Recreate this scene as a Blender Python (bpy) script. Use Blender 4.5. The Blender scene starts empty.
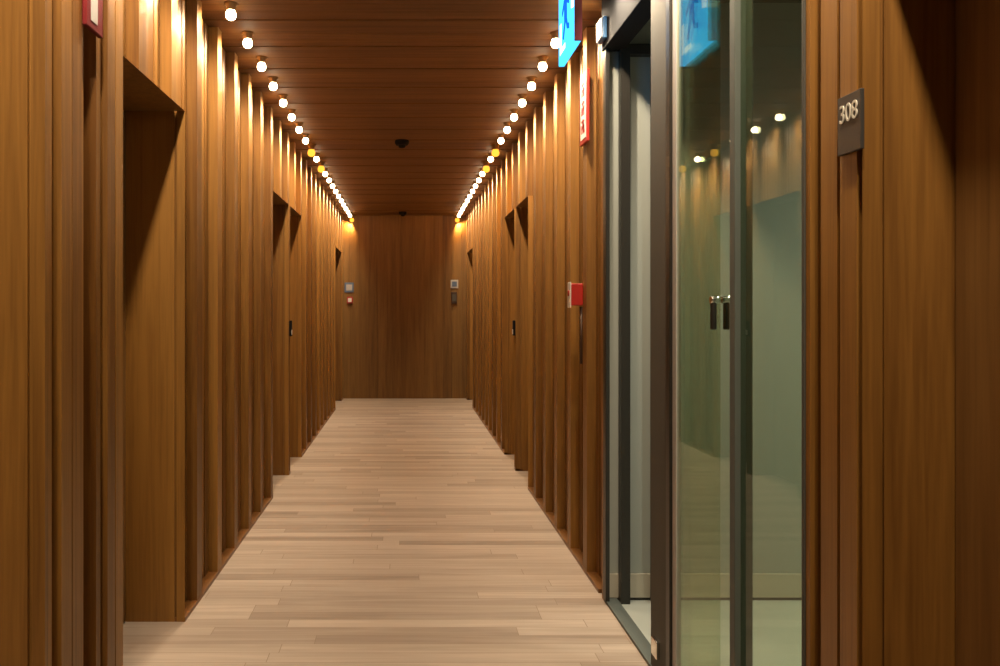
import bpy, bmesh, math, random
from mathutils import Vector, Matrix

sc = bpy.context.scene
col = sc.collection
R = math.radians
rnd = random.Random(11)

# ------------------------------------------------------------------ sizes
XL = -0.823          # plane of the battens on the all-wood side
XR = 0.79            # plane of the battens / glass on the glazed side
H = 2.40             # ceiling
YE = 12.20           # end wall
HD = 1.90            # underside of the door recess headers
PITCH = 0.40         # bay of the battens and of the lamps

# ------------------------------------------------------------------ helpers
def tag(o, label=None, cat=None, group=None, kind=None):
    if label: o['label'] = label
    if cat: o['category'] = cat
    if group: o['group'] = group
    if kind: o['kind'] = kind
    return o

def empty(name, loc, label=None, cat=None, group=None, kind=None):
    o = bpy.data.objects.new(name, None)
    o.empty_display_size = 0.05
    o.location = loc
    col.objects.link(o)
    return tag(o, label, cat, group, kind)

class MB:
    """collects shapes, builds ONE mesh object; every face carries a board tone"""
    def __init__(self):
        self.v = []; self.f = []; self.t = []; self.sm = []
    def quad(self, a, b, c, d, tone=0.5):
        i = len(self.v)
        self.v += [tuple(a), tuple(b), tuple(c), tuple(d)]
        self.f.append((i, i+1, i+2, i+3)); self.t.append(tone); self.sm.append(False)
    def box(self, x0, x1, y0, y1, z0, z1, tone=0.5):
        if x0 > x1: x0, x1 = x1, x0
        if y0 > y1: y0, y1 = y1, y0
        i = len(self.v)
        self.v += [(x0,y0,z0),(x1,y0,z0),(x1,y1,z0),(x0,y1,z0),(x0,y0,z1),(x1,y0,z1),(x1,y1,z1),(x0,y1,z1)]
        for q in ((0,3,2,1),(4,5,6,7),(0,1,5,4),(1,2,6,5),(2,3,7,6),(3,0,4,7)):
            self.f.append(tuple(i+k for k in q)); self.t.append(tone); self.sm.append(False)
    def lathe(self, prof, c, axis='z', seg=24, tone=0.5, smooth=True):
        """prof: (radius, height) rings; axis = direction of height"""
        i0 = len(self.v); n = len(prof)
        for r, h in prof:
            for k in range(seg):
                a = 2*math.pi*k/seg
                p = (r*math.cos(a), r*math.sin(a), h)
                if axis == 'x': p = (p[2], p[0], p[1])
                elif axis == 'y': p = (p[1], p[2], p[0])
                self.v.append((c[0]+p[0], c[1]+p[1], c[2]+p[2]))
        for j in range(n-1):
            for k in range(seg):
                a = i0+j*seg+k; b = i0+j*seg+(k+1) % seg
                self.f.append((a, b, b+seg, a+seg)); self.t.append(tone); self.sm.append(smooth)
        for j, rev in ((0, True), (n-1, False)):
            ring = [i0+j*seg+k for k in range(seg)]
            self.f.append(tuple(reversed(ring)) if rev else tuple(ring)); self.t.append(tone); self.sm.append(False)
    def prism(self, pts, d, tone=0.5):
        """pts: closed 3-D outline, d: extrusion vector"""
        i = len(self.v); n = len(pts); d = Vector(d)
        self.v += [tuple(Vector(p)) for p in pts] + [tuple(Vector(p)+d) for p in pts]
        self.f.append(tuple(range(i+n-1, i-1, -1))); self.f.append(tuple(range(i+n, i+2*n)))
        self.t += [tone]*2; self.sm += [False]*2
        for k in range(n):
            self.f.append((i+k, i+(k+1) % n, i+n+(k+1) % n, i+n+k)); self.t.append(tone); self.sm.append(False)
    def build(self, name, mat, parent=None, bevel=0.0, recalc=True, origin=None):
        me = bpy.data.meshes.new(name)
        off = Vector(origin) if origin else Vector((0,0,0))
        me.from_pydata([tuple(Vector(p)-off) for p in self.v], [], self.f)
        at = me.attributes.new('tone', 'FLOAT', 'FACE')
        for k, t in enumerate(self.t): at.data[k].value = t
        for k, s in enumerate(self.sm): me.polygons[k].use_smooth = s
        if recalc:
            bm = bmesh.new(); bm.from_mesh(me)
            bmesh.ops.recalc_face_normals(bm, faces=bm.faces)
            bm.to_mesh(me); bm.free()
        me.materials.append(mat)
        o = bpy.data.objects.new(name, me)
        o.location = off
        col.objects.link(o)
        if parent is not None:
            o.parent = parent
            o.location = off - Vector(parent_world(parent))
        if bevel:
            m = o.modifiers.new('edge', 'BEVEL'); m.width = bevel; m.segments = 2; m.limit_method = 'ANGLE'
        return o

def parent_world(p):
    w = Vector((0,0,0))
    while p is not None:
        w += p.location; p = p.parent
    return w

def struct(o):
    o['kind'] = 'structure'
    return o

# ------------------------------------------------------------------ materials
def new_mat(name):
    m = bpy.data.materials.new(name); m.use_nodes = True
    nt = m.node_tree
    return m, nt, nt.nodes['Principled BSDF']

def plain(name, c, rough=0.5, metal=0.0, spec=0.5, emit=None, es=0.0):
    m, nt, b = new_mat(name)
    b.inputs['Base Color'].default_value = (*c, 1)
    b.inputs['Roughness'].default_value = rough
    b.inputs['Metallic'].default_value = metal
    b.inputs['Specular IOR Level'].default_value = spec
    n = nt.nodes.new('ShaderNodeTexNoise'); n.inputs['Scale'].default_value = 35
    mr = nt.nodes.new('ShaderNodeMapRange')
    mr.inputs['To Min'].default_value = max(0.03, rough-0.05); mr.inputs['To Max'].default_value = min(1, rough+0.05)
    nt.links.new(n.outputs['Fac'], mr.inputs['Value']); nt.links.new(mr.outputs['Result'], b.inputs['Roughness'])
    if emit:
        b.inputs['Emission Color'].default_value = (*emit, 1); b.inputs['Emission Strength'].default_value = es
    return m

def wood(name, dark, light, scale, rough=0.45, tone_amt=0.5, spec=0.4):
    """grain drawn out along the axis whose scale is small"""
    m, nt, b = new_mat(name)
    N, L = nt.nodes.new, nt.links.new
    tc = N('ShaderNodeTexCoord'); mp = N('ShaderNodeMapping'); mp.inputs['Scale'].default_value = scale
    L(tc.outputs['Object'], mp.inputs['Vector'])
    at = N('ShaderNodeAttribute'); at.attribute_name = 'tone'
    off = N('ShaderNodeVectorMath'); off.operation = 'ADD'
    sc3 = N('ShaderNodeMath'); sc3.operation = 'MULTIPLY'; sc3.inputs[1].default_value = 37.0
    L(at.outputs['Fac'], sc3.inputs[0]); L(mp.outputs['Vector'], off.inputs[0]); L(sc3.outputs[0], off.inputs[1])
    n1 = N('ShaderNodeTexNoise'); n1.inputs['Scale'].default_value = 1.0; n1.inputs['Detail'].default_value = 5; n1.inputs['Distortion'].default_value = 0.6
    L(off.outputs[0], n1.inputs['Vector'])
    n2 = N('ShaderNodeTexNoise'); n2.inputs['Scale'].default_value = 4.0; n2.inputs['Detail'].default_value = 3
    L(off.outputs[0], n2.inputs['Vector'])
    mx = N('ShaderNodeMath'); mx.operation = 'MULTIPLY_ADD'; mx.inputs[1].default_value = 0.65
    m2 = N('ShaderNodeMath'); m2.operation = 'MULTIPLY'; m2.inputs[1].default_value = 0.35
    L(n2.outputs['Fac'], m2.inputs[0]); L(n1.outputs['Fac'], mx.inputs[0]); L(m2.outputs[0], mx.inputs[2])
    t2 = N('ShaderNodeMath'); t2.operation = 'MULTIPLY_ADD'; t2.inputs[1].default_value = tone_amt; t2.inputs[2].default_value = -tone_amt/2
    L(at.outputs['Fac'], t2.inputs[0])
    ad = N('ShaderNodeMath'); ad.operation = 'ADD'
    L(mx.outputs[0], ad.inputs[0]); L(t2.outputs[0], ad.inputs[1])
    cr = N('ShaderNodeValToRGB')
    cr.color_ramp.elements[0].position = 0.28; cr.color_ramp.elements[0].color = (*dark, 1)
    cr.color_ramp.elements[1].position = 0.72; cr.color_ramp.elements[1].color = (*light, 1)
    L(ad.outputs[0], cr.inputs['Fac']); L(cr.outputs['Color'], b.inputs['Base Color'])
    b.inputs['Roughness'].default_value = rough
    b.inputs['Specular IOR Level'].default_value = spec
    bp = N('ShaderNodeBump'); bp.inputs['Strength'].default_value = 0.08; bp.inputs['Distance'].default_value = 0.004
    L(mx.outputs[0], bp.inputs['Height']); L(bp.outputs['Normal'], b.inputs['Normal'])
    return m

def floor_mat():
    m, nt, b = new_mat('oak planks')
    N, L = nt.nodes.new, nt.links.new
    tc = N('ShaderNodeTexCoord')
    sx = N('ShaderNodeSeparateXYZ'); L(tc.outputs['Object'], sx.inputs[0])
    def math_(op, a, b=None):
        n = N('ShaderNodeMath'); n.operation = op
        for k, q in enumerate((a, b)):
            if q is None: continue
            if isinstance(q, (int, float)): n.inputs[k].default_value = q
            else: L(q, n.inputs[k])
        return n.outputs[0]
    ry = math_('DIVIDE', sx.outputs['Y'], 0.085)
    row = math_('FLOOR', ry)
    wn = N('ShaderNodeTexWhiteNoise'); wn.noise_dimensions = '1D'; L(row, wn.inputs['W'])
    px = math_('DIVIDE', math_('ADD', sx.outputs['X'], math_('MULTIPLY', wn.outputs['Value'], 3.0)), 1.1)
    cid = math_('ADD', math_('FLOOR', px), math_('MULTIPLY', row, 17.31))
    wn2 = N('ShaderNodeTexWhiteNoise'); wn2.noise_dimensions = '1D'; L(cid, wn2.inputs['W'])
    seam = math_('MAXIMUM', math_('LESS_THAN', math_('FRACT', ry), 0.025), math_('LESS_THAN', math_('FRACT', px), 0.0022))
    mp = N('ShaderNodeMapping'); mp.inputs['Scale'].default_value = (1.6, 24, 1)
    L(tc.outputs['Object'], mp.inputs['Vector'])
    cmb = N('ShaderNodeVectorMath'); cmb.operation = 'ADD'
    L(mp.outputs['Vector'], cmb.inputs[0]); L(math_('MULTIPLY', wn2.outputs['Value'], 50.0), cmb.inputs[1])
    n1 = N('ShaderNodeTexNoise'); n1.inputs['Scale'].default_value = 1; n1.inputs['Detail'].default_value = 5; n1.inputs['Distortion'].default_value = 0.8
    L(cmb.outputs[0], n1.inputs['Vector'])
    ton = math_('ADD', math_('MULTIPLY', wn2.outputs['Value'], 0.36), math_('MULTIPLY', n1.outputs['Fac'], 0.64))
    cr = N('ShaderNodeValToRGB')
    cr.color_ramp.elements[0].position = 0.2; cr.color_ramp.elements[0].color = (0.25, 0.185, 0.138, 1)
    cr.color_ramp.elements[1].position = 0.8; cr.color_ramp.elements[1].color = (0.50, 0.405, 0.325, 1)
    L(ton, cr.inputs['Fac'])
    mo = N('ShaderNodeMix'); mo.data_type = 'RGBA'
    mo.inputs['B'].default_value = (0.24, 0.17, 0.115, 1)
    L(seam, mo.inputs['Factor']); L(cr.outputs['Color'], mo.inputs['A'])
    L(mo.outputs['Result'], b.inputs['Base Color'])
    b.inputs['Roughness'].default_value = 0.42; b.inputs['Specular IOR Level'].default_value = 0.4
    return m

def glass_mat(name, tint):
    m = bpy.data.materials.new(name); m.use_nodes = True
    nt = m.node_tree; nt.nodes.clear(); N, L = nt.nodes.new, nt.links.new
    out = N('ShaderNodeOutputMaterial'); mix = N('ShaderNodeMixShader')
    tr = N('ShaderNodeBsdfTransparent'); tr.inputs['Color'].default_value = (*tint, 1)
    gl = N('ShaderNodeBsdfGlossy'); gl.inputs['Roughness'].default_value = 0.0
    gl.inputs['Color'].default_value = (0.92, 0.97, 0.93, 1)
    lw = N('ShaderNodeLayerWeight'); lw.inputs['Blend'].default_value = 0.5     # facing = 1 - |cos|
    pw = N('ShaderNodeMath'); pw.operation = 'POWER'; pw.inputs[1].default_value = 5
    L(lw.outputs['Facing'], pw.inputs[0])
    ma = N('ShaderNodeMath'); ma.operation = 'MULTIPLY_ADD'; ma.inputs[1].default_value = 0.62; ma.inputs[2].default_value = 0.03
    L(pw.outputs[0], ma.inputs[0]); L(ma.outputs[0], mix.inputs['Fac'])
    L(tr.outputs[0], mix.inputs[1]); L(gl.outputs[0], mix.inputs[2]); L(mix.outputs[0], out.inputs['Surface'])
    return m

def emit_mat(name, c, s):
    m = bpy.data.materials.new(name); m.use_nodes = True
    nt = m.node_tree; nt.nodes.clear()
    out = nt.nodes.new('ShaderNodeOutputMaterial'); e = nt.nodes.new('ShaderNodeEmission')
    e.inputs['Color'].default_value = (*c, 1); e.inputs['Strength'].default_value = s
    nt.links.new(e.outputs[0], out.inputs['Surface'])
    return m

WD, WLt = (0.134, 0.055, 0.0095), (0.300, 0.142, 0.028)
M_wall = wood('wall wood', WD, WLt, (34, 34, 1.3), 0.45, 0.34)
M_end = wood('end wall wood', (0.115, 0.052, 0.011), (0.235, 0.118, 0.029), (22, 22, 1.0), 0.5, 0.25)
M_ceil = wood('ceiling wood', (0.088, 0.038, 0.011), (0.175, 0.082, 0.024), (1.0, 26, 26), 0.68, 0.18, 0.2)
M_door = wood('door wood', (0.125, 0.056, 0.014), (0.26, 0.130, 0.036), (30, 30, 1.1), 0.45, 0.2)
M_base = wood('skirting wood', (0.12, 0.045, 0.010), (0.22, 0.095, 0.024), (3, 3, 30), 0.4, 0.2)
M_floor = floor_mat()
M_tile = plain('vestibule tile', (0.56, 0.58, 0.52), 0.25)
M_plaster = plain('vestibule plaster', (0.38, 0.40, 0.36), 0.8)
M_soffit = plain('vestibule ceiling', (0.14, 0.14, 0.12), 0.9)
M_vbase = plain('vestibule skirting', (0.55, 0.50, 0.40), 0.5)
M_dark = plain('dark bronze metal', (0.030, 0.027, 0.022), 0.4, 0.3)
M_header = plain('matt black header', (0.014, 0.014, 0.015), 0.9, 0.0, 0.15)
M_darkred = plain('dark red enamel', (0.13, 0.008, 0.010), 0.5, 0.0, 0.2)
M_bronze = plain('brass brown metal', (0.20, 0.11, 0.045), 0.4, 0.5)
M_grey = plain('grey brushed metal', (0.080, 0.076, 0.064), 0.7, 0.0, 0.25)
M_steel = plain('blued steel', (0.10, 0.115, 0.105), 0.6, 0.0, 0.3)
M_chrome = plain('chrome', (0.75, 0.74, 0.70), 0.15, 1.0)
M_black = plain('black plastic', (0.006, 0.005, 0.005), 0.8, 0.0, 0.15)
M_red = plain('red enamel', (0.42, 0.022, 0.016), 0.35)
M_maroon = plain('maroon enamel', (0.16, 0.012, 0.03), 0.45)
M_white = plain('white enamel', (0.78, 0.74, 0.70), 0.4)
M_palegrey = plain('pale grey plate', (0.42, 0.40, 0.38), 0.4)
M_plate = plain('dark grey sign plate', (0.055, 0.05, 0.045), 0.45, 0.2)
M_digit = plain('pale digits', (0.70, 0.68, 0.60), 0.4)
M_blueplate = plain('blue grey plate', (0.10, 0.14, 0.22), 0.4)
M_bluebox = plain('blue plastic', (0.05, 0.14, 0.28), 0.4)
M_brownbox = plain('dark brown box', (0.05, 0.022, 0.010), 0.5)
M_glass = glass_mat('green tinted glass', (0.80, 0.85, 0.76))
M_bulb = emit_mat('warm white bulb', (1.0, 0.80, 0.52), 26)
M_amber = emit_mat('amber bulb', (1.0, 0.44, 0.04), 1.9)
M_cyan = emit_mat('cyan backlit panel', (0.06, 0.52, 1.0), 2.2)
M_blue = emit_mat('blue backlit pictogram', (0.01, 0.14, 0.85), 1.4)
M_paper = emit_mat('white backlit field', (0.75, 0.95, 1.0), 2.2)

# ------------------------------------------------------------------ wood walls of vertical boards
def bay_profile(y0, y1, phase):
    """(ya, yb, recess) list of a batten and four narrower boards per bay, the seams deep"""
    unit = [(0.0, 0.085, 0.0), (0.085, 0.091, 0.052), (0.091, 0.160, 0.042), (0.160, 0.165, 0.050), (0.165, 0.244, 0.039),
            (0.244, 0.249, 0.050), (0.249, 0.324, 0.044), (0.324, 0.329, 0.052), (0.329, 0.400, 0.041)]
    k = math.floor((y0-phase)/PITCH)
    out = []
    while phase+k*PITCH < y1:
        for a, b, r in unit:
            a, b = phase+k*PITCH+a, phase+k*PITCH+b
            a, b = max(a, y0), min(b, y1)
            if b-a > 1e-5: out.append((a, b, r))
        k += 1
    return out

def board_strip(mb, plane, sg, prof, z0, z1, axis='y'):
    """vertical boards stepping in depth along an axis; sg = direction of recess"""
    def P(u, r, z):
        return (plane+sg*r, u, z) if axis == 'y' else (u, plane+sg*r, z)
    prev = None
    for a, b, r in prof:
        t = rnd.random()
        mb.quad(P(a, r, z0), P(b, r, z0), P(b, r, z1), P(a, r, z1), t)
        if prev is not None and abs(prev-r) > 1e-6:
            mb.quad(P(a, prev, z0), P(a, r, z0), P(a, r, z1), P(a, prev, z1), t)
        prev = r

def niche(mb, X, sg, ya, yb, depth):
    """recess in a wall: both returns, underside of the header, and a solid back for the door to hang in"""
    xb = X+sg*depth
    # far return faces the camera, near return faces away
    for y in (ya, yb):
        e1, e2 = X+sg*0.030, X+sg*0.038
        mb.quad((X, y, 0), (e1, y, 0), (e1, y, HD), (X, y, HD), rnd.random())
        gy = y+0.006*(1 if y == yb else -1)
        mb.quad((e1, y, 0), (e1, gy, 0), (e1, gy, HD), (e1, y, HD), 0.3)
        mb.quad((e1, gy, 0), (e2, gy, 0), (e2, gy, HD), (e1, gy, HD), 0.3)
        mb.quad((e2, gy, 0), (e2, y, 0), (e2, y, HD), (e2, gy, HD), 0.3)
        mb.quad((e2, y, 0), (xb, y, 0), (xb, y, HD), (e2, y, HD), rnd.random())
    mb.quad((X, ya, HD), (X, yb, HD), (xb, yb, HD), (xb, ya, HD), 0.45)
    mb.quad((xb, ya, 0), (xb, yb, 0), (xb, yb, HD), (xb, ya, HD), 0.2)

def closing(mb, X, sg, y, z0, z1, d=0.06):
    mb.quad((X, y, z0), (X+sg*d, y, z0), (X+sg*d, y, z1), (X, y, z1), rnd.random())

LN = [(2.705, 3.46, 0.26), (5.75, 6.53, 0.20), (6.61, 7.33, 0.20), (10.85, 11.88, 0.16)]   # recesses, all-wood side
RN = [(0.70, 1.61, 0.20), (6.02, 6.70, 0.20), (6.78, 7.46, 0.20), (11.05, 12.02, 0.16)]    # recesses, glazed side
PH_L, PH_R = 3.665, 3.665

# all-wood side
mb = MB()
near = [(2.12,2.14,0),(2.14,2.155,.05),(2.155,2.182,.008),(2.182,2.222,.05),(2.222,2.29,0),(2.29,2.296,.02),(2.296,2.36,0),(2.36,2.40,.05),(2.40,2.43,.02),
        (2.43,2.50,.05),(2.50,2.535,.01),(2.535,2.565,.05),(2.565,2.63,0),(2.63,2.638,.02),(2.638,2.705,0)]
board_strip(mb, XL, -1, near, 0, H)
y = 2.705
for a, b, d in LN:
    if a > y+1e-6: board_strip(mb, XL, -1, bay_profile(y, a, PH_L), 0, H)
    board_strip(mb, XL, -1, bay_profile(a, b, PH_L), HD, H)
    niche(mb, XL, -1, a, b, d)
    y = b
board_strip(mb, XL, -1, bay_profile(y, YE, PH_L), 0, H)
# the end of the passage: the wall turns away and faces the lobby
front = []
u = XL
for w in (0.028, 0.012, 0.15, 0.16, 0.15, 0.16, 0.15, 0.16, 0.15, 0.16, 0.15, 0.16, 0.15):
    front.append((u-w, u, 0.012 if w == 0.012 else 0.0)); u -= w
board_strip(mb, 2.12, 1, list(reversed(front)), 0, H, 'x')
struct(mb.build('wall_left', M_wall))
XLOB = u

# glazed side
mb = MB()
board_strip(mb, XR, 1, bay_profile(-2.0, RN[0][0], PH_R), 0, H)
pier = [(1.61,1.630,.05),(1.630,1.693,.0),(1.693,1.713,.05),(1.713,1.780,.004),(1.780,1.818,.05),(1.818,1.837,0)]
board_strip(mb, XR, 1, pier, 0, H)
closing(mb, XR, 1, 1.837, 0, H, 0.08)
closing(mb, XR, 1, 3.71, 0, H, 0.012)
y = 3.71
for i, (a, b, d) in enumerate(RN):
    if i and a > y+1e-6: board_strip(mb, XR, 1, bay_profile(y, a, PH_R), 0, H)
    board_strip(mb, XR, 1, bay_profile(a, b, PH_R), HD, H)
    niche(mb, XR, 1, a, b, d)
    if i: y = b
board_strip(mb, XR, 1, bay_profile(y, YE, PH_R), 0, H)
struct(mb.build('wall_right', M_wall))

# end wall of boards
mb = MB()
prof = []; u = -1.1
while u < 1.1:
    w = 0.116
    prof += [(u, u+w, 0.0), (u+w, u+w+0.006, 0.008)]; u += w+0.006
board_strip(mb, YE, 1, prof, 0, H, 'x')
struct(mb.build('wall_end', M_end))

# lobby behind the camera, and its side
mb = MB()
board_strip(mb, -2.0, -1, [(XLOB+k*0.16, XLOB+k*0.16+0.154, 0.0) if j == 0 else (XLOB+k*0.16+0.154, XLOB+k*0.16+0.16, 0.01)
                           for k in range(22) for j in (0, 1)], 0, H, 'x')
struct(mb.build('wall_back', M_wall))
mb = MB()
board_strip(mb, XLOB, -1, [(-2.0+k*0.16, -2.0+k*0.16+0.154, 0.0) if j == 0 else (-2.0+k*0.16+0.154, -2.0+k*0.16+0.16, 0.01)
                           for k in range(26) for j in (0, 1)], 0, H)
struct(mb.build('wall_lobby', M_wall))

# floor, ceiling
mb = MB(); mb.box(XLOB-0.1, XR+0.008, -2.1, YE+0.2, -0.05, 0.0)
for a, b, d in RN: mb.box(XR+0.008, XR+d+0.05, a, b, -0.05, 0.0)
struct(mb.build('floor', M_floor))
mb = MB()
y = -2.1
# boards across the passage; every bay one stands a little proud of the others
ph = 3.97
k0 = math.floor((y-ph)/PITCH)
ceil_prof = []
k = k0
while ph+k*PITCH < YE+0.1:
    for a, b, r in ((0.0, 0.004, 0.002), (0.004, 0.094, -0.003), (0.094, 0.097, 0.002), (0.097, 0.197, 0.0), (0.197, 0.200, 0.002), (0.200, 0.297, 0.0), (0.297, 0.300, 0.002), (0.300, 0.400, 0.0)):
        ceil_prof.append((ph+k*PITCH+a, ph+k*PITCH+b, r))
    k += 1
prev = None
for a, b, r in ceil_prof:
    t = rnd.random()
    mb.quad((XLOB-.1, a, H+r), (XR+.1, a, H+r), (XR+.1, b, H+r), (XLOB-.1, b, H+r), t)
    if prev is not None and abs(prev-r) > 1e-6:
        mb.quad((XLOB-.1, a, H+prev), (XR+.1, a, H+prev), (XR+.1, a, H+r), (XLOB-.1, a, H+r), t)
    prev = r
mb.box(XLOB-.1, XR+.2, -2.1, YE+.2, H+0.03, H+0.06)
struct(mb.build('ceiling', M_ceil))

# low skirting that straightens the foot of the boards
mb = MB(); y = 2.12
for a, b, d in LN:
    if a-y > 0.01: mb.box(XL+0.002, XL-0.05, y+.001, a-.001, 0, 0.016)
    y = b
mb.box(XL+0.002, XL-0.05, y, YE-.001, 0, 0.016)
struct(mb.build('baseboard_left', M_base))
mb = MB(); y = 3.81
for a, b, d in RN[1:]:
    if a-y > 0.01: mb.box(XR-0.002, XR+0.05, y, a-.001, 0, 0.016)
    y = b
mb.box(XR-0.002, XR+0.05, y, YE-.001, 0, 0.016)
mb.box(XR-0.002, XR+0.05, 1.612, 1.835, 0, 0.016)
struct(mb.build('baseboard_right', M_base))

# ------------------------------------------------------------------ doors in the recesses
nd = 0
for X, sg, rec in ((XL, -1, LN), (XR, 1, RN)):
    for a, b, d in rec:
        nd += 1
        xb = X+sg*d
        m = MB(); m.box(xb-sg*0.002, xb-sg*0.042, a+0.004, b-0.004, 0.006, HD-0.004)
        dr = struct(m.build('door_%d' % nd, M_door, bevel=0.002))
        h = MB()
        hx = xb-sg*0.042; hy = a+0.07; hz = 1.02
        h.lathe([(0.024, 0), (0.024, 0.008), (0.010, 0.010), (0.010, 0.038)] if sg < 0 else [(0.010, -0.038), (0.010, -0.010), (0.024, -0.008), (0.024, 0)], (hx, hy, hz), 'x', 16)
        h.box(hx-sg*0.030, hx-sg*0.044, hy-0.01, hy+0.11, hz-0.009, hz+0.009)
        h.build('handle', M_chrome, dr)

# ------------------------------------------------------------------ lamps: two rows close to the walls
WARM = (1.0, 0.80, 0.56)
AMBER = (1.0, 0.62, 0.25)
ORD = {1:'first',2:'second',3:'third',4:'fourth',5:'fifth',6:'sixth',7:'seventh',8:'eighth',9:'ninth',10:'tenth',11:'eleventh',12:'twelfth',13:'thirteenth',
       14:'fourteenth',15:'fifteenth',16:'sixteenth',17:'seventeenth',18:'eighteenth',19:'nineteenth',20:'twentieth',21:'twenty-first',22:'twenty-second',
       23:'twenty-third',24:'twenty-fourth'}
SPOT_W = 34.0
def make_lamp():
    root = empty('ceiling_spotlight', (0, 0, H))
    hs = MB(); hs.lathe([(0.028, 0.004), (0.028, -0.006), (0.020, -0.010), (0.019, -0.026), (0.016, -0.029)][::-1], (0, 0, H), 'z', 20)
    hs.build('housing', M_bronze, root)
    bb = MB(); bb.lathe([(0.003, -0.0685), (0.009, -0.0672), (0.015, -0.0640), (0.0195, -0.0575), (0.0215, -0.0480), (0.0200, -0.0390), (0.0165, -0.0325), (0.014, -0.027)], (0, 0, H), 'z', 20)
    bb.build('bulb', M_bulb, root)
    return root
lamp0 = make_lamp()
used = False
lamp_parts = list(lamp0.children)
def place_lamp(x, y, label, group, amber=False):
    global used
    if not used:
        r = lamp0; used = True
    else:
        r = lamp0.copy(); col.objects.link(r)
        for ch in lamp_parts:
            c = ch.copy(); col.objects.link(c); c.parent = r
            if ch.name.startswith('bulb') and amber:
                c.data = amber_mesh
    r.location = (x, y, H)
    tag(r, label, 'ceiling light', group)
    ld = spot_amber if amber else spot_white
    l = bpy.data.objects.new('light', ld); col.objects.link(l); l.parent = r
    l.location = (0, 0, -0.073); l.rotation_euler = (0, R(42)*(1 if x < 0 else -1), 0)      # aimed at the boards
    if amber: r.scale = (1.35, 1.35, 1.35)
amber_mesh = [c for c in lamp0.children if c.name.startswith('bulb')][0].data.copy()
amber_mesh.materials.clear(); amber_mesh.materials.append(M_amber)
def spot_data(name, c, w):
    d = bpy.data.lights.new(name, 'SPOT'); d.color = c; d.energy = w
    d.spot_size = R(150); d.spot_blend = 0.75; d.shadow_soft_size = 0.018
    return d
spot_white = spot_data('spot', WARM, SPOT_W); spot_amber = spot_data('amber spot', AMBER, SPOT_W*0.8)
for row, x, side in (('wood', XL+0.115, 'the all-wood wall'), ('glass', XR-0.120, 'the glass door wall')):
    k = -8; n = 0
    while 3.76+k*PITCH < YE-0.03:
        yy = 3.76+k*PITCH
        amb = k in (8, 10) or yy+PITCH >= YE-0.03
        if k >= (1 if row == 'glass' else 0):
            n += 1
            last = yy+PITCH >= YE-0.03
            lab = '%s spotlight, %s along the ceiling edge of %s' % ('amber' if amb else 'white', 'last' if last else ORD[n], side)
            place_lamp(x, yy, lab, 'spotlights in the ceiling row along '+side, amb)
        else:
            place_lamp(x, yy, 'ceiling spotlight overhead at the near end of '+side, 'spotlights overhead near the camera along '+side, amb)
        k += 1

# ------------------------------------------------------------------ ceiling detectors
def detector(y, x, r, label):
    t = empty('smoke_detector', (x, y, H), label, 'smoke detector')
    b = MB(); b.lathe([(r*0.8, -0.036), (r, -0.022), (r, 0.010)], (x, y, H), 'z', 24); b.build('housing', M_black, t)
    b = MB(); b.lathe([(r*0.2, -0.056), (r*0.45, -0.052), (r*0.55, -0.036)], (x, y, H), 'z', 24); b.build('sensor_cap', M_black, t)
detector(6.80, -0.03, 0.052, 'black round smoke detector on the ceiling midway down the passage')
detector(11.75, -0.04, 0.050, 'small black smoke detector on the ceiling right before the end wall'.replace('right before', 'close to'))

# ------------------------------------------------------------------ glazed front of the vestibule
t = empty('glass_partition', (XR+0.02, 2.77, 0), 'dark metal framed glass partition holding the glass doors', 'partition')
def P(mbx, name, mat, parent, bevel=0.0): return mbx.build(name, mat, parent, bevel)
b = MB(); b.box(XR-0.010, XR+0.075, 1.838, 3.709, 2.19, H-0.001); P(b, 'header', M_header, t, 0.003)
b = MB(); b.box(XR, XR+0.05, 1.838, 3.709, 0.0, 0.012); P(b, 'threshold', M_steel, t)
for ya, yb, x1, mt in ((3.66, 3.709, 0.012, M_dark), (2.775, 2.815, 0.022, M_dark), (2.225, 2.260, 0.040, M_steel), (1.838, 1.850, 0.03, M_grey)):
    b = MB(); b.box(XR-0.004, XR+x1, ya, yb, 0.012, 2.19); P(b, 'post', mt, t, 0.002)
b = MB(); b.box(XR+0.010, XR+0.020, 1.852, 2.224, 0.014, 2.188); P(b, 'pane', M_glass, t)

d1 = empty('glass_door', (XR+0.015, 3.2, 0.012), 'sliding glass door standing open, with wide grey stile and low chrome lock', 'glass door')
b = MB(); b.box(XR+0.024, XR+0.030, 2.425, 2.82, 0.02, 2.186); P(b, 'pane', M_glass, d1)
b = MB(); b.box(XR, XR+0.030, 2.817, 3.003, 0.016, 2.186); P(b, 'stile', M_grey, d1, 0.003)
b = MB(); b.box(XR-0.012, XR+0.001, 2.895, 2.955, 0.070, 0.125); P(b, 'lock', M_chrome, d1, 0.003)

d2 = empty('glass_door', (XR+0.015, 2.5, 0.012), 'frameless green glass door with short pull handles, between two dark posts', 'glass door')
b = MB(); b.box(XR+0.008, XR+0.014, 2.264, 2.773, 0.02, 2.186); P(b, 'pane', M_glass, d2)
b = MB(); b.box(XR+0.004, XR+0.018, 2.735, 2.772, 0.02, 2.186); P(b, 'stile', M_palegrey, d2)
for s, xx in ((-1, XR-0.006), (1, XR+0.027)):
    b = MB()
    b.lathe([(0.007, -0.040), (0.008, -0.036), (0.008, 0.036), (0.007, 0.040)], (xx, 2.372, 1.150), 'z', 12)
    hb = P(b, 'handle', M_dark, d2)
    b = MB()
    b.lathe([(0.009, 0), (0.010, 0.003), (0.010, 0.019), (0.009, 0.0215)], (xx-0.008 if s < 0 else xx-0.0125, 2.372, 1.186), 'x', 14)
    P(b, 'standoff', M_chrome, hb)
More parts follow.
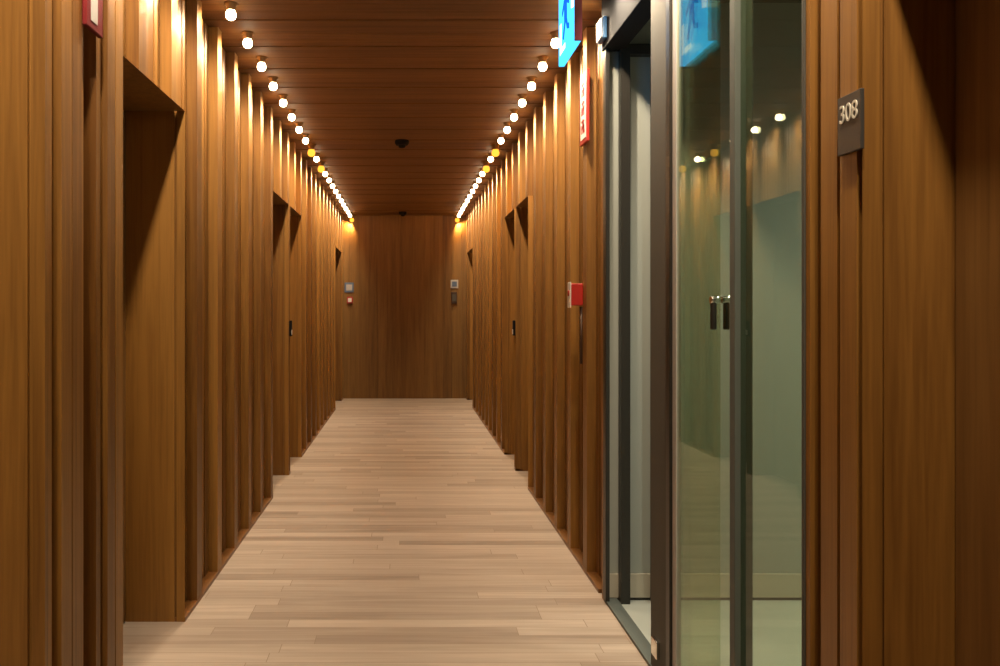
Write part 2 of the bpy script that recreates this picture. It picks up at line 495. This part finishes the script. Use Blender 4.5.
# door sensor at the far top corner of the glazing
sx = empty('door_sensor', (XR-0.011, 3.66, 2.21), 'small white and blue door sensor box on the header above the glass', 'door sensor')
b = MB(); b.box(XR-0.011, XR-0.028, 3.60, 3.70, 2.215, 2.30); P(b, 'housing', M_bluebox, sx, 0.004)
b = MB(); b.box(XR-0.028, XR-0.034, 3.605, 3.695, 2.220, 2.295); P(b, 'cover', M_white, sx, 0.002)

# vestibule behind the glass
VX, VY0, VY1 = 2.9, 1.88, 3.725
mb = MB()
mb.box(XR+0.012, VX+.1, VY1, VY1+0.08, 0, H, .5)
struct(mb.build('wall_vestibule_far', M_plaster))
mb = MB(); mb.box(VX, VX+0.08, VY0-.1, VY1, 0, H); struct(mb.build('wall_vestibule_side', M_plaster))
mb = MB(); mb.box(XR+0.19, VX+.1, VY0-0.06, VY0, 0, H); mb.box(XR+0.076, XR+0.19, 1.838, VY0, 0, H)
struct(mb.build('wall_vestibule_near', M_plaster))
mb = MB(); mb.box(XR+0.008, VX+.1, 1.84, VY1+.1, -0.05, -0.0); struct(mb.build('floor_vestibule', M_tile))
mb = MB(); mb.box(XR+0.10, VX+.1, 1.80, VY1+.1, H-0.01, H+0.028); struct(mb.build('ceiling_vestibule', M_soffit))
mb = MB(); mb.box(XR+0.013, VX-.001, VY1-0.012, VY1, 0.012, 0.105); struct(mb.build('baseboard_vestibule', M_vbase))
mb = MB(); mb.box(XR+0.013, VX-.001, VY1-0.008, VY1, 0.0, 0.012); struct(mb.build('trim_1', M_dark))
mb = MB(); mb.box(0.848, 0.884, VY1-0.06, VY1-0.013, 0.0, 2.17); mb.box(0.848, 1.00, VY1-0.06, VY1-0.013, 2.17, 2.21)
mb.box(0.975, 1.00, VY1-0.06, VY1-0.013, 0.0, 2.17)
struct(mb.build('trim_2', M_dark))
for i, (vx, vy) in enumerate(((1.5, 2.6), (2.3, 3.2))):  # fittings out of view, added to brighten the vestibule
    v = empty('added_downlight', (vx, vy, H-0.01), 'added fill light under the vestibule ceiling behind the glass', 'ceiling light', 'added fill lights in the vestibule')
    b = MB(); b.lathe([(0.050, -0.004), (0.060, -0.004), (0.060, 0.002), (0.050, 0.002)], (vx, vy, H-0.01), 'z', 24); P(b, 'trim_ring', M_white, v)
    b = MB(); b.lathe([(0.048, -0.003), (0.048, -0.0005)], (vx, vy, H-0.01), 'z', 24); P(b, 'lens', M_bulb, v)
    ld = bpy.data.lights.new('downlight', 'SPOT'); ld.energy = 50; ld.color = (0.96, 1.0, 0.85); ld.spot_size = R(140); ld.spot_blend = 0.8; ld.shadow_soft_size = 0.05  # fill light for the vestibule walls and floor
    l = bpy.data.objects.new('light', ld); col.objects.link(l); l.parent = v; l.location = (0, 0, -0.012)

# ------------------------------------------------------------------ hanging backlit sign
SX = 0.575
y0, y1, z0, z1 = 3.11, 3.44, 2.06, 2.372
s = empty('hanging_sign', (SX, 3.275, z1), 'blue and white backlit pictogram sign hanging from the ceiling near the glass doors', 'sign')
b = MB(); b.box(SX-0.010, SX+0.010, y0, y1, z0, z1); P(b, 'panel', M_cyan, s)
b = MB(); b.box(SX-0.012, SX+0.012, y0-0.012, y0, z0, z1+0.006); P(b, 'end_cap', M_maroon, s)
for yy in (y0+0.04, y1-0.04):
    b = MB(); b.lathe([(0.004, 0), (0.004, H-z1-0.001)], (SX, yy, z1), 'z', 8); P(b, 'hanger', M_dark, s)
for sg in (-1, 1):
    xx = SX+sg*0.0105
    pf = MB()                                        # running figure, plain shapes
    c = Vector((xx, 3.275, 2.22))
    def poly(pts, mbx, mtx=None):
        mbx.prism([(xx, c.y+p[0], c.z+p[1]) for p in pts], (sg*0.0015, 0, 0))
    poly([(0.030*math.cos(2*math.pi*k/14)+0.02, 0.078+0.028*math.sin(2*math.pi*k/14)) for k in range(14)], pf)
    poly([(-0.012, 0.045), (0.040, 0.045), (0.036, -0.035), (-0.016, -0.035)], pf)
    poly([(0.040, 0.045), (0.085, 0.010), (0.076, -0.004), (0.034, 0.022)], pf)
    poly([(-0.012, 0.045), (-0.062, 0.020), (-0.056, 0.002), (-0.012, 0.020)], pf)
    poly([(0.036, -0.035), (0.070, -0.085), (0.050, -0.095), (0.008, -0.035)], pf)
    poly([(0.012, -0.035), (-0.020, -0.075), (-0.060, -0.085), (-0.058, -0.065), (-0.030, -0.058), (-0.016, -0.035)], pf)
    P(pf, 'pictogram', M_blue, s)
    wf = MB()
    poly([(-0.148, 0.135), (-0.100, 0.135), (-0.100, -0.030), (-0.148, -0.040)], wf)
    P(wf, 'white_field', M_paper, s)
    wf = MB()
    poly([(0.10, -0.02), (0.13, -0.02), (0.13, -0.13), (0.02, -0.13), (0.02, -0.112), (0.10, -0.112)], wf)
    P(wf, 'white_stripe', M_paper, s)

# ------------------------------------------------------------------ red and white upright fire signs
def stroke_marks(mb, xx, sg, yc, zc, s):
    """an unreadable character of a few crossing strokes"""
    for (a, b, c_, d) in ((-0.5, 0.5, 0.30, 0.42), (-0.5, 0.5, -0.10, 0.02), (-0.08, 0.06, -0.5, 0.5), (-0.5, -0.34, -0.5, 0.1), (0.34, 0.5, -0.5, 0.1)):
        mb.box(xx, xx+sg*0.002, yc+a*s, yc+b*s, zc+c_*s, zc+d*s)

f = empty('fire_sign', (XR-0.004, 4.08, 1.88), 'upright red sign with white characters on the wooden wall beside the glass doors', 'sign')
b = MB(); b.box(XR-0.001, XR-0.012, 4.00, 4.16, 1.89, 2.20); P(b, 'plate', M_red, f, 0.002)
b = MB(); b.box(XR-0.012, XR-0.0135, 4.022, 4.138, 1.91, 2.18); P(b, 'white_field', M_white, f)
b = MB()
for zz in (2.125, 2.045, 1.965): stroke_marks(b, XR-0.0135, -1, 4.08, zz, 0.062)
P(b, 'lettering', M_red, f)

f = empty('fire_sign', (XL+0.004, 2.46, 1.87), 'upright red sign with pale grey centre high on the near wooden pier', 'sign')
b = MB(); b.box(XL+0.001, XL+0.014, 2.360, 2.483, 1.885, 2.20); P(b, 'plate', M_darkred, f, 0.002)
b = MB(); b.box(XL+0.014, XL+0.0155, 2.388, 2.436, 1.905, 2.18); P(b, 'pale_field', M_palegrey, f)

# ------------------------------------------------------------------ fire alarm box with its conduit
f = empty('fire_alarm_box', (XR, 4.14, 1.25), 'small red fire alarm box with white cover on the wooden wall near the glass', 'fire alarm')
b = MB(); b.box(XR-0.001, XR-0.055, 4.14, 4.20, 1.18, 1.278); P(b, 'housing', M_red, f, 0.004)
b = MB(); b.box(XR-0.055, XR-0.060, 4.135, 4.205, 1.17, 1.285); P(b, 'cover', M_white, f, 0.004)
b = MB(); b.lathe([(0.012, -0.064), (0.014, -0.060)], (XR, 4.17, 1.235), 'x', 16); P(b, 'button', M_red, f)
b = MB(); b.lathe([(0.006, 0.92), (0.006, 1.175)], (XR-0.006, 4.16, 0), 'z', 10); P(b, 'conduit', M_brownbox, f)

# ------------------------------------------------------------------ room number plate
def text_mesh(txt, size):
    cu = bpy.data.curves.new('digits', 'FONT'); cu.body = txt; cu.size = size; cu.align_x = 'CENTER'; cu.align_y = 'CENTER'; cu.extrude = 0.0008
    o = bpy.data.objects.new('digits', cu); col.objects.link(o)
    bpy.context.view_layer.update()
    dg = bpy.context.evaluated_depsgraph_get()
    me = bpy.data.meshes.new_from_object(o.evaluated_get(dg))
    bpy.data.objects.remove(o); bpy.data.curves.remove(cu)
    return me
q = empty('room_number_sign', (XR-0.002, 1.652, 1.49), 'dark grey room number plate with pale digits on the near wooden pier', 'sign')
b = MB(); b.box(XR-0.001, XR-0.008, 1.600, 1.686, 1.438, 1.542); P(b, 'plate', M_plate, q, 0.001)
me = text_mesh('308', 0.046); me.materials.clear(); me.materials.append(M_digit)
o = bpy.data.objects.new('digits', me); col.objects.link(o); o.parent = q
o.location = Vector((XR-0.0088, 1.643, 1.508)) - q.location
o.rotation_euler = (R(90), 0, R(-90))

# ------------------------------------------------------------------ readers on the posts between the door pairs, plates at the far end
def reader(X, sg, y, z, label):
    r = empty('card_reader', (X, y, z), label, 'card reader')
    b = MB(); b.box(X, X-sg*0.016, y-0.028, y+0.028, z-0.055, z+0.055); P(b, 'housing', M_black, r, 0.004)
    b = MB(); b.box(X-sg*0.016, X-sg*0.019, y-0.018, y+0.018, z-0.045, z-0.010); P(b, 'key_plate', M_white, r, 0.002)
reader(XL, -1, 6.57, 1.03, 'small black card reader on the post between paired doors of the all-wood wall')
reader(XR, 1, 6.74, 1.03, 'small card reader on the post between paired doors beyond the glass')

def plate(name, x, z, w, h, d, mt, label, cat, face=None):
    r = empty(name, (x, YE, z), label, cat)
    b = MB(); b.box(x-w/2, x+w/2, YE-d, YE-.0005, z-h/2, z+h/2); P(b, 'housing', mt, r, 0.003)
    if face:
        b = MB(); b.box(x-w*0.32, x+w*0.32, YE-d-0.003, YE-d, z-h*0.3, z+h*0.3); P(b, 'face', face, r)
plate('wall_notice', -0.745, 1.455, 0.12, 0.13, 0.012, M_blueplate, 'small blue grey notice on the end wall above the red call point', 'notice', M_palegrey)
plate('call_point', -0.735, 1.29, 0.075, 0.085, 0.035, M_red, 'small red call point on the end wall under the blue grey notice', 'fire alarm', M_white)
plate('wall_notice', 0.635, 1.50, 0.10, 0.11, 0.012, M_palegrey, 'small pale grey notice on the end wall above the brown box', 'notice', M_blueplate)
plate('switch_box', 0.63, 1.32, 0.075, 0.15, 0.03, M_brownbox, 'small dark brown switch box on the end wall below the pale notice', 'switch', M_grey)

# ------------------------------------------------------------------ world, camera, view
w = bpy.data.worlds.new('dim interior'); sc.world = w; w.use_nodes = True
w.node_tree.nodes['Background'].inputs['Color'].default_value = (0.02, 0.017, 0.014, 1)
w.node_tree.nodes['Background'].inputs['Strength'].default_value = 0.3

cam = bpy.data.cameras.new('camera'); co = bpy.data.objects.new('camera', cam); col.objects.link(co)
co.location = (0, 0, 1.16); co.rotation_euler = (R(90), 0, 0)
cam.sensor_width = 36; cam.lens = 33.48; cam.shift_x = 0.094; cam.shift_y = -0.023; cam.clip_start = 0.02
sc.camera = co
vs = sc.view_settings
vs.view_transform = 'Standard'; vs.look = 'None'; vs.exposure = 0.0; vs.gamma = 1.0; vs.use_curve_mapping = False
